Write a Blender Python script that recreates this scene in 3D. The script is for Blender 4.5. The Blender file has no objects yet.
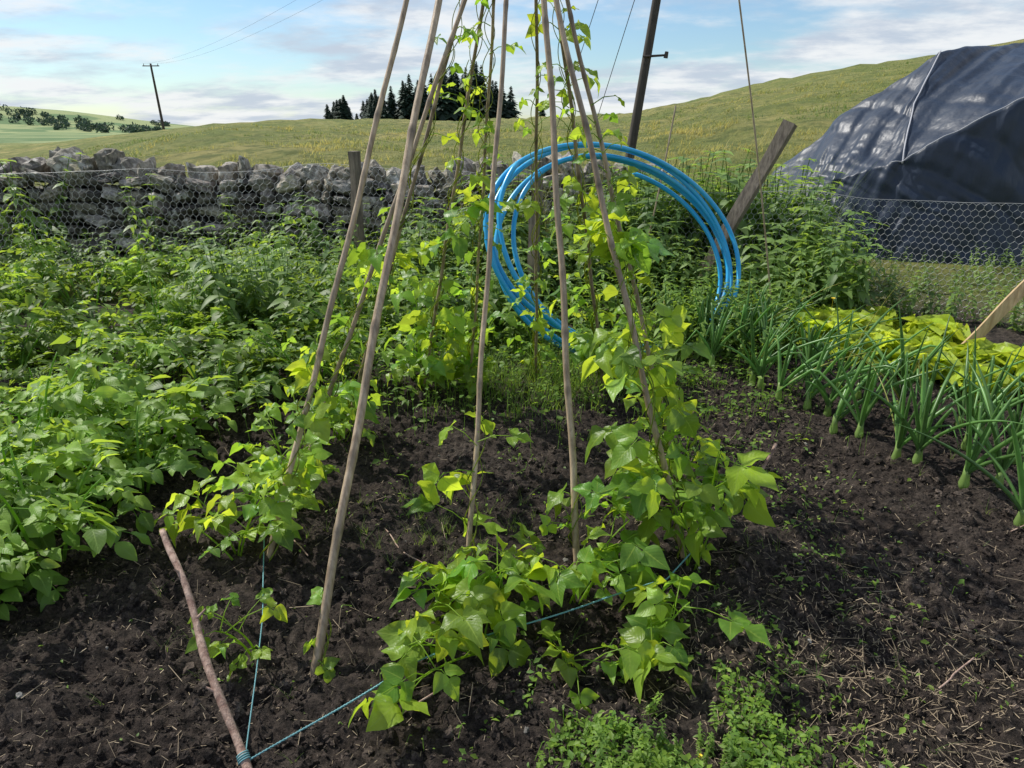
import bpy, math, random
import numpy as np
from mathutils import Vector, Euler
rng=np.random.default_rng(7); random.seed(7)
S=bpy.context.scene
S.view_settings.view_transform='Standard'; S.view_settings.look='None'; S.view_settings.exposure=0

# ------------------------------------------------------------ noise
def _h(ix,iy,iz):
    n=(ix.astype(np.int64)*73856093)^(iy.astype(np.int64)*19349663)^(iz.astype(np.int64)*83492791)
    n=(n^(n>>13))*1274126177
    n=n^(n>>16)
    return ((n&0xffffff)/float(0xffffff))*2-1
def vnoise(p):
    i=np.floor(p).astype(np.int64); f=p-i; f=f*f*(3-2*f); r=0
    for a in (0,1):
        for b in (0,1):
            for c in (0,1):
                w=(f[...,0] if a else 1-f[...,0])*(f[...,1] if b else 1-f[...,1])*(f[...,2] if c else 1-f[...,2])
                r=r+w*_h(i[...,0]+a,i[...,1]+b,i[...,2]+c)
    return r
def fbm(p,o=4):
    r=0;a=1
    for k in range(o):
        r=r+a*vnoise(p*(2.03**k)+k*17.3); a*=.5
    return r
def sstep(a,b,x):
    t=np.clip((x-a)/(b-a),0,1); return t*t*(3-2*t)

# ------------------------------------------------------------ terrain
def terrain(x,y,detail=True):
    x=np.asarray(x,float); y=np.asarray(y,float)
    z=np.zeros(np.broadcast(x,y).shape)
    r=y-9.5
    field=np.interp(r,[-1,0,10,30,50,75,120,300,3000],[0,0,.45,1.35,2.1,2.4,1.0,-4,-8])
    u=x/np.maximum(y,1)
    hill=np.interp(u,[-3,-.75,-.62,-.5,-.38,-.2,0,.15,.25,.34,.45,.6,.8,1.2,3],[-1,-.86,-.62,-.28,-.06,.0,.03,.12,.42,.80,1.16,1.54,1.85,1.95,1.95])
    hill=hill*np.interp(y,[9,20,60,100,200,600],[0,.7,3.6,3.9,1.5,0])
    z=z+field+hill
    z=z+np.interp(y,[0,9,30,3000],[0,0,.3,.3])*fbm(np.stack([x*.12,y*.12,0*x],-1),3)
    z=z+np.interp(y,[0,9.5,14,60,200],[0,0,.10,.14,.1])*fbm(np.stack([x*.9,y*.9,0*x+3],-1),3)
    far=np.exp(-((x+1330)/430)**2-((y-1850)/400)**2)*66
    z=z+far
    if detail:
        near=sstep(8.5,6.5,y)*sstep(-9,-6,x)*sstep(9,6,x)
        n=.05*fbm(np.stack([x*1.4,y*1.4,0*x],-1),2)
        c=.022*fbm(np.stack([x*9,y*9,0*x+5],-1),3)+.018*np.abs(fbm(np.stack([x*22,y*22,0*x+9],-1),2))+.009*fbm(np.stack([x*55,y*55,0*x+2],-1),2)
        z=z+near*(n+c)
    return z
def gz(x,y): return float(terrain(np.array([x]),np.array([y]))[0])

# ------------------------------------------------------------ mesh accumulator
class Acc:
    def __init__(s): s.v=[];s.f=[];s.u=[];s.c=[];s.n=0
    def add(s,v,f,uv=None,col=(1,1,1)):
        v=np.asarray(v,float).reshape(-1,3); n=len(v)
        s.v.append(v); s.f.append(np.asarray(f,int).reshape(-1,4)+s.n)
        s.u.append(np.zeros((n,2)) if uv is None else np.asarray(uv,float).reshape(-1,2))
        c=np.asarray(col,float)
        s.c.append(np.broadcast_to(c,(n,3)) if c.ndim==1 else c); s.n+=n
    def data(s): return np.concatenate(s.v),np.concatenate(s.f),np.concatenate(s.u),np.concatenate(s.c)
    def obj(s,name,mats,smooth=True,parent=None):
        v,f,u,c=s.data()
        me=bpy.data.meshes.new(name)
        me.vertices.add(len(v)); me.vertices.foreach_set('co',v.ravel())
        me.loops.add(len(f)*4); me.loops.foreach_set('vertex_index',f.ravel().astype(np.int32))
        me.polygons.add(len(f)); me.polygons.foreach_set('loop_start',np.arange(0,len(f)*4,4,dtype=np.int32))
        me.polygons.foreach_set('loop_total',np.full(len(f),4,dtype=np.int32))
        me.polygons.foreach_set('use_smooth',np.full(len(f),smooth))
        me.update(calc_edges=True)
        uvl=me.uv_layers.new(name='UVMap'); uvl.data.foreach_set('uv',u[f.ravel()].ravel())
        ca=me.color_attributes.new('Col','FLOAT_COLOR','POINT')
        ca.data.foreach_set('color',np.concatenate([c,np.ones((len(c),1))],1).ravel())
        me.materials.append(mats)
        o=bpy.data.objects.new(name,me); S.collection.objects.link(o)
        if parent: o.parent=parent
        return o
def empty(name):
    o=bpy.data.objects.new(name,None); S.collection.objects.link(o); return o
def norm(a): return a/np.maximum(np.linalg.norm(a,axis=-1,keepdims=True),1e-9)
def basis(f,n):
    f=norm(np.asarray(f,float)); n=np.asarray(n,float)
    x=norm(np.cross(f,n)); n=np.cross(x,f)
    return np.stack([x,f,n],-1)
def scatter(acc,tpl,pos,R,sc,col=None):
    v,f,u,c=tpl; n=len(pos)
    if n==0: return
    sc=np.asarray(sc,float)
    if sc.ndim==1: sc=sc[:,None]*np.ones(3)
    V=np.einsum('nij,nkj->nki',R,v[None]*sc[:,None,:])+np.asarray(pos)[:,None]
    F=f[None]+(np.arange(n)*len(v))[:,None,None]
    C=np.broadcast_to(c[None],(n,)+c.shape)
    if col is not None: C=C*np.asarray(col)[:,None,:]
    acc.add(V.reshape(-1,3),F.reshape(-1,4),np.tile(u,(n,1)),C.reshape(-1,3))
def prisms(acc,p0,p1,r0,r1=None,sides=3,col=(1,1,1)):
    p0=np.asarray(p0,float).reshape(-1,3);p1=np.asarray(p1,float).reshape(-1,3);n=len(p0)
    if r1 is None:r1=r0
    r0=np.broadcast_to(r0,(n,));r1=np.broadcast_to(r1,(n,))
    d=norm(p1-p0); h=np.where(np.abs(d[:,2:3])<.9,np.array([[0,0,1.]]),np.array([[1.,0,0]]))
    a=norm(np.cross(d,h)); b=np.cross(d,a)
    t=np.arange(sides)/sides*2*math.pi
    ring=np.cos(t)[None,:,None]*a[:,None]+np.sin(t)[None,:,None]*b[:,None]
    V=np.concatenate([p0[:,None]+ring*r0[:,None,None],p1[:,None]+ring*r1[:,None,None]],1)
    k=np.arange(sides);f=np.stack([k,(k+1)%sides,(k+1)%sides+sides,k+sides],-1)
    F=f[None]+(np.arange(n)*2*sides)[:,None,None]
    c=np.asarray(col,float)
    if c.ndim==2: c=np.repeat(c,2*sides,0)
    acc.add(V.reshape(-1,3),F.reshape(-1,4),None,c)
def tube(acc,pts,rad,sides=8,col=(1,1,1),cap=True):
    p=np.asarray(pts,float);n=len(p); rad=np.broadcast_to(rad,(n,)).astype(float)
    d=norm(np.gradient(p,axis=0))
    a=np.zeros_like(p); h=np.array([1.,0.13,0.05]) if abs(d[0,0])<.8 else np.array([0,0.1,1.])
    cur=norm(np.cross(d[0],h))
    for i in range(n):
        cur=cur-d[i]*np.dot(cur,d[i]); cur=cur/max(np.linalg.norm(cur),1e-9); a[i]=cur
    b=np.cross(d,a)
    t=np.arange(sides)/sides*2*math.pi
    V=p[:,None]+(np.cos(t)[None,:,None]*a[:,None]+np.sin(t)[None,:,None]*b[:,None])*rad[:,None,None]
    L=np.concatenate([[0],np.cumsum(np.linalg.norm(np.diff(p,axis=0),axis=1))])
    uv=np.stack(np.broadcast_arrays(t[None]/6.283,L[:,None]),-1)
    i=np.arange(n-1)[:,None];k=np.arange(sides)[None]
    F=np.stack([i*sides+k,i*sides+(k+1)%sides,(i+1)*sides+(k+1)%sides,(i+1)*sides+k],-1).reshape(-1,4)
    V=V.reshape(-1,3)
    if cap and sides%2==0:
        n0=len(V);V=np.concatenate([V,p[:1],p[-1:]]);uv=np.concatenate([uv.reshape(-1,2),[[0,0],[0,L[-1]]]])
        G=[]
        for q in range(0,sides,2):
            G.append([n0,(q+2)%sides,(q+1)%sides,q]); e=(n-1)*sides; G.append([n0+1,e+q,e+(q+1)%sides,e+(q+2)%sides])
        F=np.concatenate([F,np.array(G)])
    acc.add(V,F,uv,col)

# ------------------------------------------------------------ templates
def leaf(wf,L=6,W=4,fold=.25,droop=.25,ruf=0,ph=0,serr=0,curl=0):
    t=np.linspace(0,1,L+1); s=np.linspace(-1,1,W+1)
    T,Sx=np.meshgrid(t,s,indexing='ij')
    w=wf(T); x=Sx*w*(1+serr*np.sin(T*40+ph)*(np.abs(Sx)>.9))+curl*T**2; y=T*1.0
    z=fold*np.abs(x-curl*T**2)-droop*T**2+ruf*np.sin(T*9+Sx*2+ph)*np.abs(Sx)*w
    v=np.stack([x,y,z],-1).reshape(-1,3)
    i=np.arange(L)[:,None];k=np.arange(W)[None];q=W+1
    f=np.stack([i*q+k,i*q+k+1,(i+1)*q+k+1,(i+1)*q+k],-1).reshape(-1,4)
    uv=np.stack([Sx*.5+.5,T],-1).reshape(-1,2)
    return v,f,uv,np.ones((len(v),3))
wbean=lambda t:.41*np.sin(np.pi*np.clip(t,.012,.996)**.56)**.80*(1-.40*t**2)+.003
wpot=lambda t:.31*np.sin(np.pi*np.clip(t,.02,.99)**.72)**.8+.004
wnet=lambda t:.27*np.sin(np.pi*np.clip(t,.02,.99)**.6)**.9*(1-.3*t)+.004
wlet=lambda t:.12+.42*np.sin(np.pi*np.clip(t,.0,.95)**1.4*.97)**.8*(t>.05)
def bake(tpls,poss,Rs,scs,cols=None,stems=None,stcol=(.8,1,.6)):
    a=Acc()
    for i in range(len(poss)):
        scatter(a,tpls[i%len(tpls)],np.array([poss[i]]),np.array([Rs[i]]),np.array([scs[i]]),None if cols is None else np.array([cols[i]]))
    if stems:
        for p0,p1,r in stems: prisms(a,p0,p1,r,r*.8,3,stcol)
    return a.data()
def trifol(L=8,W=6):
    r=random.uniform
    lt=[leaf(wbean,L,W,r(.0,.4),r(.0,.6),r(.1,.4),r(0,6),0,r(-.12,.12)) for _ in range(3)]
    P=[(0,.40,0),(.05,.12,0),(-.05,.12,0)]
    D=[(r(-.2,.2),1,r(-.5,.15)),(1,r(.0,.5),r(-.6,.25)),(-1,r(0,.5),r(-.6,.25))]
    R=[basis(np.array(d),np.array([r(-.5,.5),r(-.3,.3),1])) for d in D]
    return bake(lt,P,R,[r(.9,1.1),r(.75,.98),r(.75,.98)],[np.array([1,1,1])*r(.78,1.15) for _ in D],[((0,-.05,0),(0,.42,0),.018)])
def compound(L=4,W=2,pairs=3,wf=wpot):
    r=random.uniform
    lt=[leaf(wf,L,W,r(.1,.45),r(.1,.45),r(.05,.3),r(0,6)) for _ in range(4)]
    P=[];D=[];Sc=[]
    for k in range(pairs):
        y=.25+.6*k/pairs; z=-.35*y*y
        for sg in (1,-1):
            P.append((0,y+r(-.03,.03),z));D.append((sg,r(.15,.6),r(-.45,.15)));Sc.append(.26+.14*k/pairs+r(-.04,.06))
    P.append((0,.9,-.28));D.append((r(-.15,.15),1,-.55));Sc.append(.44)
    R=[basis(np.array(d),np.array([r(-.4,.4),r(-.3,.3),1])) for d in D]
    st=[((0,0,0),(0,.5,-.09),.012),((0,.5,-.09),(0,.92,-.29),.009)]
    return bake(lt,P,R,Sc,[np.ones(3)*r(.7,1.2) for _ in D],st)
def nettle(nodes=9,L=4,W=2,s0=.17):
    r=random.uniform; lt=[leaf(wnet,L,W,r(.1,.4),r(.2,.5),.05,r(0,6)) for _ in range(4)]
    P=[];D=[];Sc=[];C=[]; bend=r(-.1,.1)
    for k in range(nodes):
        t=.12+.86*k/(nodes-1)
        a0=k*math.pi/2+r(-.3,.3)
        for q in range(2 if k%2 else 3):
            a=a0+q*math.pi*(1 if k%2 else .66)
            P.append((bend*t*t,0,t));D.append((math.cos(a),math.sin(a),.25 if k>nodes-3 else r(-.45,.1)))
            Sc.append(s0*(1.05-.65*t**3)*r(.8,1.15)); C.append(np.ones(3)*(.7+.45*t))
    R=[basis(np.array(d),np.array([0,0,1.])) for d in D]
    st=[((0,0,0),(bend*.25,0,.5),.006),((bend*.25,0,.5),(bend,0,1),.004)]
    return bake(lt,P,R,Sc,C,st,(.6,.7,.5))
TRI=[trifol() for _ in range(12)]
POT=[compound(6,4) for _ in range(6)]; POTL=[compound(3,2) for _ in range(5)]
NET=[nettle() for _ in range(6)]+[nettle(7,4,2,.22) for _ in range(3)]
FRN=[compound(3,2,5,wnet) for _ in range(4)]

# ------------------------------------------------------------ materials
def mat(name):
    m=bpy.data.materials.new(name); m.use_nodes=True; nt=m.node_tree; nt.nodes.clear()
    return m,nt
class NB:
    def __init__(s,nt): s.nt=nt
    def n(s,t,**k):
        x=s.nt.nodes.new(t)
        ins=k.pop('i',{})
        for a,b in k.items(): setattr(x,a,b)
        for a,b in ins.items():
            if isinstance(b,bpy.types.NodeSocket): s.nt.links.new(b,x.inputs[a])
            else: x.inputs[a].default_value=b
        return x
    def math(s,op,a,b=0.,c=None):
        d={0:a,1:b}
        if c is not None:d[2]=c
        return s.n('ShaderNodeMath',operation=op,i=d).outputs[0]
    def mix(s,f,a,b,mode='MIX'):
        x=s.nt.nodes.new('ShaderNodeMix');x.data_type='RGBA';x.blend_type=mode
        for idx,v in ((0,f),(6,a),(7,b)):
            if isinstance(v,bpy.types.NodeSocket): s.nt.links.new(v,x.inputs[idx])
            else: x.inputs[idx].default_value=v if idx==0 else (tuple(v)+(1,))[:4]
        return x.outputs[2]
    def noise(s,vec,sc,det=4,rough=.55,out=0):
        d={'Scale':sc,'Detail':det,'Roughness':rough}
        if vec is not None:d['Vector']=vec
        return s.n('ShaderNodeTexNoise',i=d).outputs[out]
    def ramp(s,f,a,b):
        return s.n('ShaderNodeMapRange',interpolation_type='SMOOTHSTEP',i={0:f,1:a,2:b}).outputs[0]
    def out(s,sh):
        o=s.n('ShaderNodeOutputMaterial'); s.nt.links.new(sh,o.inputs[0])
def leafmat(name,base,trans,rough=.45,tmix=.42,veins=True,spec=.3,spots=False):
    m,nt=mat(name);b=NB(nt)
    col=b.n('ShaderNodeAttribute',attribute_name='Col').outputs[0]
    tc=b.n('ShaderNodeTexCoord').outputs
    ns=b.noise(tc['Object'],9,3)
    c1=b.mix(b.ramp(ns,.3,.7),tuple(x*.72 for x in base),tuple(x*1.3 for x in base))
    c1=b.mix(1.,c1,col,'MULTIPLY')
    t1=b.mix(1.,tuple(trans),col,'MULTIPLY')
    bump=None
    if veins:
        sp=b.n('ShaderNodeSeparateXYZ',i={0:tc['UV']}).outputs
        u=b.math('ABSOLUTE',b.math('SUBTRACT',sp[0],.5))
        ph=b.math('FRACT',b.math('SUBTRACT',b.math('MULTIPLY',sp[1],7.),b.math('MULTIPLY',u,5.)))
        tri=b.math('ABSOLUTE',b.math('SUBTRACT',ph,.5))
        side=b.ramp(tri,.09,.0)
        mid=b.ramp(u,.04,.012)
        vn=b.math('MAXIMUM',b.math('MULTIPLY',side,.55),mid)
        c1=b.mix(b.math('MULTIPLY',vn,.45),c1,(base[0]*2.,base[1]*1.6,base[2]*2))
        t1=b.mix(b.math('MULTIPLY',vn,.6),t1,(trans[0]*.4,trans[1]*.5,trans[2]*.6))
        fine=b.noise(tc['Object'],160,3)
        if spots:
            sm=b.ramp(b.noise(tc['Object'],45,3),.71,.76)
            c1=b.mix(b.math('MULTIPLY',sm,.5),c1,(.22,.15,.05)); t1=b.mix(b.math('MULTIPLY',sm,.5),t1,(.2,.12,.03))
        h=b.math('ADD',b.math('MULTIPLY',tri,.8),b.math('MULTIPLY',fine,.7))
        bump=b.n('ShaderNodeBump',i={'Strength':.35,'Distance':.003,'Height':h}).outputs[0]
    d={'Base Color':c1,'Roughness':rough,'Specular IOR Level':spec}
    if bump:d['Normal']=bump
    p=b.n('ShaderNodeBsdfPrincipled',i=d)
    t=b.n('ShaderNodeBsdfTranslucent',i={'Color':t1})
    b.out(b.n('ShaderNodeMixShader',i={0:tmix,1:p.outputs[0],2:t.outputs[0]}).outputs[0])
    return m
M_bean=leafmat('bean_leaf',(.25,.40,.05),(.76,.92,.06),.38,.5,spec=.45,spots=True)
M_pot=leafmat('potato_leaf',(.18,.32,.06),(.52,.74,.07),.45,.42,spec=.35)
M_net=leafmat('nettle_leaf',(.15,.24,.07),(.38,.56,.08),.5,.4,False,.35)
M_let=leafmat('lettuce_leaf',(.40,.52,.06),(.85,.95,.07),.4,.5)
M_onion=leafmat('onion_leaf',(.17,.31,.10),(.32,.52,.12),.32,.35,False,.5)
M_grass=leafmat('grass_blade',(.31,.32,.09),(.55,.56,.14),.6,.4,False)
M_weed=leafmat('weed_leaf',(.18,.30,.06),(.48,.72,.07),.5,.42,False)
M_con=leafmat('conifer_needles',(.022,.042,.025),(.02,.04,.015),.7,.2,False)
M_dist=leafmat('hazed_distant_foliage',(.05,.085,.06),(.04,.07,.04),.7,.2,False)  # distance haze painted into the leaf colour, lightened and greyed

def simple(name,build):
    m,nt=mat(name);b=NB(nt); tc=b.n('ShaderNodeTexCoord').outputs
    b.out(build(b,tc)); return m
def wood(c0,c1,sc=(40,40,3),rough=.75,bs=.4):
    def f(b,tc):
        mp=b.n('ShaderNodeMapping',i={'Vector':tc['Object'],'Scale':sc}).outputs[0]
        n=b.noise(mp,1,5,.65); c=b.mix(b.ramp(n,.3,.7),c0,c1)
        n2=b.noise(tc['Object'],6,3); c=b.mix(b.math('MULTIPLY',b.ramp(n2,.5,.75),.5),c,tuple(x*.45 for x in c0))
        bp=b.n('ShaderNodeBump',i={'Strength':bs,'Distance':.01,'Height':n}).outputs[0]
        c=b.mix(1.,c,b.n('ShaderNodeAttribute',attribute_name='Col').outputs[0],'MULTIPLY')
        return b.n('ShaderNodeBsdfPrincipled',i={'Base Color':c,'Roughness':rough,'Normal':bp}).outputs[0]
    return f
M_cane=simple('bamboo',wood((.30,.21,.13),(.56,.43,.29),(60,60,8),.42,.15))
M_post=simple('weathered_wood',wood((.10,.075,.055),(.26,.21,.155),(50,50,5)))
M_post2=simple('light_wood',wood((.36,.24,.12),(.58,.42,.24),(50,50,5)))
M_stick=simple('stick_bark',wood((.20,.11,.08),(.50,.36,.28),(45,45,18),.8,.8))
M_pole=simple('pole_wood',wood((.035,.028,.022),(.08,.065,.05),(20,20,1)))
M_pipe=simple('blue_plastic',lambda b,tc:b.n('ShaderNodeBsdfPrincipled',i={'Base Color':b.mix(b.ramp(b.noise(tc['Object'],5,4),.4,.8),(.015,.36,.68),(.09,.44,.66)),'Roughness':.32}).outputs[0])
M_twine=simple('teal_twine',lambda b,tc:b.n('ShaderNodeBsdfPrincipled',i={'Base Color':b.mix(b.noise(tc['Object'],300,2),(.05,.20,.22),(.24,.46,.48)),'Roughness':.8}).outputs[0])
M_wire=simple('galvanised_wire',lambda b,tc:b.n('ShaderNodeBsdfPrincipled',i={'Base Color':b.mix(b.noise(tc['Object'],3,2),(.35,.34,.32),(.7,.7,.7)),'Roughness':.45,'Metallic':.3}).outputs[0])
M_cable=simple('cable',lambda b,tc:b.n('ShaderNodeBsdfPrincipled',i={'Base Color':b.mix(b.noise(tc['Object'],3,2),(.03,.03,.03),(.06,.06,.06)),'Roughness':.6}).outputs[0])
def _stone(b,tc):
    col=b.n('ShaderNodeAttribute',attribute_name='Col').outputs[0]
    n=b.noise(tc['Object'],14,6,.65); n2=b.noise(tc['Object'],7,4); n3=b.noise(tc['Object'],30,3)
    c=b.mix(b.ramp(n,.3,.7),(.10,.092,.08),(.34,.315,.275)); c=b.mix(1.,c,col,'MULTIPLY')
    c=b.mix(b.math('MULTIPLY',b.ramp(n2,.56,.66),.7),c,(.58,.56,.50))
    c=b.mix(b.math('MULTIPLY',b.ramp(n3,.62,.7),.5),c,(.2,.18,.07))
    bp=b.n('ShaderNodeBump',i={'Strength':.9,'Distance':.04,'Height':n}).outputs[0]
    return b.n('ShaderNodeBsdfPrincipled',i={'Base Color':c,'Roughness':.9,'Normal':bp}).outputs[0]
M_stone=simple('wall_stone',_stone)
def _soilc(b,tc):
    ob=tc['Object']
    n=b.noise(ob,30,9,.78); n2=b.noise(ob,2.2,5,.6); n3=b.noise(ob,150,4,.75)
    c=b.mix(b.ramp(n,.36,.68),(.010,.008,.007),(.105,.080,.064))
    c=b.mix(b.math('MULTIPLY',b.ramp(n2,.45,.68),.6),c,b.mix(b.ramp(n,.36,.66),(.028,.022,.018),(.18,.145,.118)))
    c=b.mix(b.math('MULTIPLY',b.ramp(n3,.62,.70),.7),c,(.30,.24,.18))
    c=b.mix(b.math('MULTIPLY',b.ramp(n3,.44,.35),.8),c,(.008,.006,.005))
    return c,n,n3
def _ground(b,tc):
    ob=tc['Object']; c,n,n3=_soilc(b,tc)
    col=b.n('ShaderNodeAttribute',attribute_name='Col').outputs[0]
    sp=b.n('ShaderNodeSeparateColor',i={0:col}).outputs
    g1=b.noise(ob,.25,6,.65);g2=b.noise(ob,1.3,7,.75);g3=b.noise(ob,.06,5,.65)
    g=b.mix(b.ramp(g1,.35,.65),(.20,.225,.06),(.40,.35,.125))
    g=b.mix(b.math('MULTIPLY',b.ramp(g2,.45,.60),.7),g,(.085,.115,.035))
    g=b.mix(b.math('MULTIPLY',b.ramp(g3,.42,.58),.5),g,(.17,.215,.055))
    far=b.mix(b.ramp(b.noise(ob,.008,3),.45,.52),(.11,.18,.07),(.26,.30,.13))
    c=b.mix(sp[0],c,g); c=b.mix(sp[1],c,far)
    h=b.math('ADD',n,b.math('MULTIPLY',n3,.5))
    bp=b.n('ShaderNodeBump',i={'Strength':1.,'Distance':.03,'Height':h})
    bp2=b.n('ShaderNodeBump',i={'Strength':b.math('MULTIPLY',sp[0],.9),'Distance':.6,'Height':g2,'Normal':bp.outputs[0]}).outputs[0]
    return b.n('ShaderNodeBsdfPrincipled',i={'Base Color':c,'Roughness':.92,'Specular IOR Level':.2,'Normal':bp2}).outputs[0]
M_ground=simple('ground',_ground)
def _clod(b,tc):
    c,n,n3=_soilc(b,tc)
    c=b.mix(1.,c,b.n('ShaderNodeAttribute',attribute_name='Col').outputs[0],'MULTIPLY')
    bp=b.n('ShaderNodeBump',i={'Strength':.9,'Distance':.01,'Height':n3}).outputs[0]
    return b.n('ShaderNodeBsdfPrincipled',i={'Base Color':c,'Roughness':.9,'Specular IOR Level':.2,'Normal':bp}).outputs[0]
M_clod=simple('soil_clod',_clod)
M_straw=simple('straw',lambda b,tc:b.n('ShaderNodeBsdfPrincipled',i={'Base Color':b.mix(1.,b.mix(b.noise(tc['Object'],12,2),(.28,.20,.12),(.58,.47,.32)),b.n('ShaderNodeAttribute',attribute_name='Col').outputs[0],'MULTIPLY'),'Roughness':.8}).outputs[0])
def _tarp(b,tc):
    mp=b.n('ShaderNodeMapping',i={'Vector':tc['Object'],'Rotation':(0,.5,.2),'Scale':(2.2,2.2,.6)}).outputs[0]
    n=b.noise(mp,1.,4,.5);n2=b.noise(tc['Object'],7,4)
    c=b.mix(n,(.012,.020,.038),(.028,.042,.068))
    h=b.math('ADD',n,b.math('MULTIPLY',n2,.08))
    bp=b.n('ShaderNodeBump',i={'Strength':.6,'Distance':.11,'Height':h}).outputs[0]
    return b.n('ShaderNodeBsdfPrincipled',i={'Base Color':c,'Roughness':b.math('ADD',.38,b.math('MULTIPLY',n2,.12)),'Specular IOR Level':.42,'Normal':bp}).outputs[0]
M_tarp=simple('plastic_tarpaulin',_tarp)
M_rope=simple('rope',lambda b,tc:b.n('ShaderNodeBsdfPrincipled',i={'Base Color':b.mix(b.noise(tc['Object'],60,2),(.3,.3,.33),(.5,.5,.52)),'Roughness':.7}).outputs[0])

# ------------------------------------------------------------ ground sheet
def spaced(lo,hi,a,b,st,ratio=1.09):
    m=list(np.arange(a,b+1e-6,st)); s=st; x=m[-1]
    while x<hi: s*=ratio; x+=s; m.append(x)
    s=st;x=a; l=[]
    while x>lo: s*=ratio; x-=s; l.append(x)
    return np.array(l[::-1]+m)
xs=spaced(-3500,3500,-2.1,2.6,.010,1.06); ys=spaced(-60,3800,1.05,3.9,.010,1.05)
X,Y=np.meshgrid(xs,ys,indexing='ij'); Z=terrain(X,Y)
a=Acc(); nx,ny=X.shape
i=np.arange(nx-1)[:,None];k=np.arange(ny-1)[None]
F=np.stack([i*ny+k,(i+1)*ny+k,(i+1)*ny+k+1,i*ny+k+1],-1).reshape(-1,4)
gm=np.clip(sstep(5.6,7.2,Y+.5*fbm(np.stack([X*.8,Y*.8,0*X],-1),2))+sstep(3.8,5,np.abs(X)),0,1)
col=np.stack([gm,sstep(150,400,np.hypot(X,Y)),0*gm],-1).reshape(-1,3)
a.add(np.stack([X,Y,Z],-1),F,None,col); a.obj('ground',M_ground)

# ------------------------------------------------------------ soil clods, stones, straw
def blob(seed,sub=4,rough=.35,box=.0,fr=1.1):
    g=np.linspace(-1,1,sub+1); V=[];Fc=[];off=0
    for ax in range(3):
        for sg in (-1,1):
            A,B=np.meshgrid(g,g,indexing='ij'); P=np.zeros(A.shape+(3,)); P[...,ax]=sg;P[...,(ax+1)%3]=A*sg;P[...,(ax+2)%3]=B
            V.append(P.reshape(-1,3)); i=np.arange(sub)[:,None];k=np.arange(sub)[None];q=sub+1
            Fc.append(np.stack([i*q+k,(i+1)*q+k,(i+1)*q+k+1,i*q+k+1],-1).reshape(-1,4)+off);off+=q*q
    V=np.concatenate(V);Fc=np.concatenate(Fc)
    sph=norm(V); V=sph*(1-box)+V*box*.85
    V=V*(1+rough*fbm(V*fr+seed*7.7,3))[:,None]
    return V,Fc,np.zeros((len(V),2)),np.ones((len(V),3))
CL=[blob(s,3,.6,0,1.9) for s in range(10)]; CLs=[blob(s+40,2,.6,0,1.9) for s in range(8)]
def randR(n):
    return basis(rng.normal(size=(n,3)),rng.normal(size=(n,3)))
a=Acc()
for nn,tps,smin,smax,seed in ((70000,CLs,.0018,.006,3),(11000,CL,.005,.018,9)):
    n=nn; px=rng.uniform(-2.4,3.4,n);py=1.0+4.2*rng.random(n)**1.6
    clump=fbm(np.stack([px*2.6,py*2.6,0*px+seed],-1),3)
    keep=clump+rng.uniform(-.6,.6,n)>-.1; px=px[keep];py=py[keep];n=len(px)
    s=smin+(smax-smin)*rng.random(n)**(1.5 if nn>20000 else 3); P=np.stack([px,py,terrain(px,py)+s*.15],-1)
    for q in range(len(tps)):
        w=np.arange(n)%len(tps)==q
        c=rng.uniform(.6,1.7,w.sum())[:,None]*np.ones(3)
        scatter(a,tps[q],P[w],randR(w.sum()),s[w][:,None]*rng.uniform(.6,1.4,(w.sum(),3)),c)
a.obj('soil_clods',M_clod,False)
a=Acc(); n=90
px=rng.uniform(-1.6,3.,n);py=1.1+3.5*rng.random(n)**1.3;s=.004+.011*rng.random(n)**3
scatter(a,blob(3,4,.35,.3,1.5),np.stack([px,py,terrain(px,py)+s*.2],-1),randR(n),s[:,None]*rng.uniform(.6,1.3,(n,3)),rng.uniform(.5,1.2,(n,1))*np.ones(3))
a.obj('pebbles',M_stone)
a=Acc(); n=11000
px=np.where(rng.random(n)<.5,rng.normal(1.05,.35,n),rng.uniform(-2,3,n));py=np.where(rng.random(n)<.55,rng.normal(1.55,.35,n),1.1+3.6*rng.random(n))
L=rng.uniform(.004,.022,n)+.07*(rng.random(n)<.05); an=rng.uniform(0,6.28,n); z0=terrain(px,py)+.008
qx=px+L*np.cos(an);qy=py+L*np.sin(an)
prisms(a,np.stack([px,py,z0],-1),np.stack([qx,qy,terrain(qx,qy)+.009+.006*rng.random(n)],-1),rng.uniform(.0005,.0013,n),None,3,rng.uniform(.3,1.2,(n,1))*np.ones(3))
a.obj('straw_litter',M_straw)

# ------------------------------------------------------------ dry stone wall
WY=8.6
a=Acc(); ST=[blob(s+20,5,.30,.42,1.3) for s in range(12)]
pos=[];sc=[];rr=[];cc=[];ti=[]
def wy(x): return WY+.05*x
def wt(x): return .05*math.sin(x*.9)+.03*math.sin(x*2.3+1)
for face in (0,1):
    z=-.02
    while z<.90:
        h=random.uniform(.11,.17)*(1.15-.3*z); x=-11+random.random()*.2
        while x<1.8:
            w=random.uniform(.1,.36); hh=h*random.uniform(.65,1.35)
            batter=.32-.12*z
            y=wy(x)+(-batter if face==0 else batter)+random.uniform(-.06,.05)
            pos.append((x+w/2,y,z+h/2+random.uniform(-.03,.03)+wt(x)*z));sc.append((w/2*.98,.17,hh/2*1.0));rr.append((random.uniform(-.35,.1),random.uniform(-.4,.4),random.uniform(-.3,.3)))
            cc.append(np.array([1,random.uniform(.92,1),random.uniform(.8,1)])*random.choice([.35,.55,.8,1.,1.3,1.8])*random.uniform(.8,1.2));ti.append(random.randrange(12)); x+=w
        z+=h
x=-11
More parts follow.
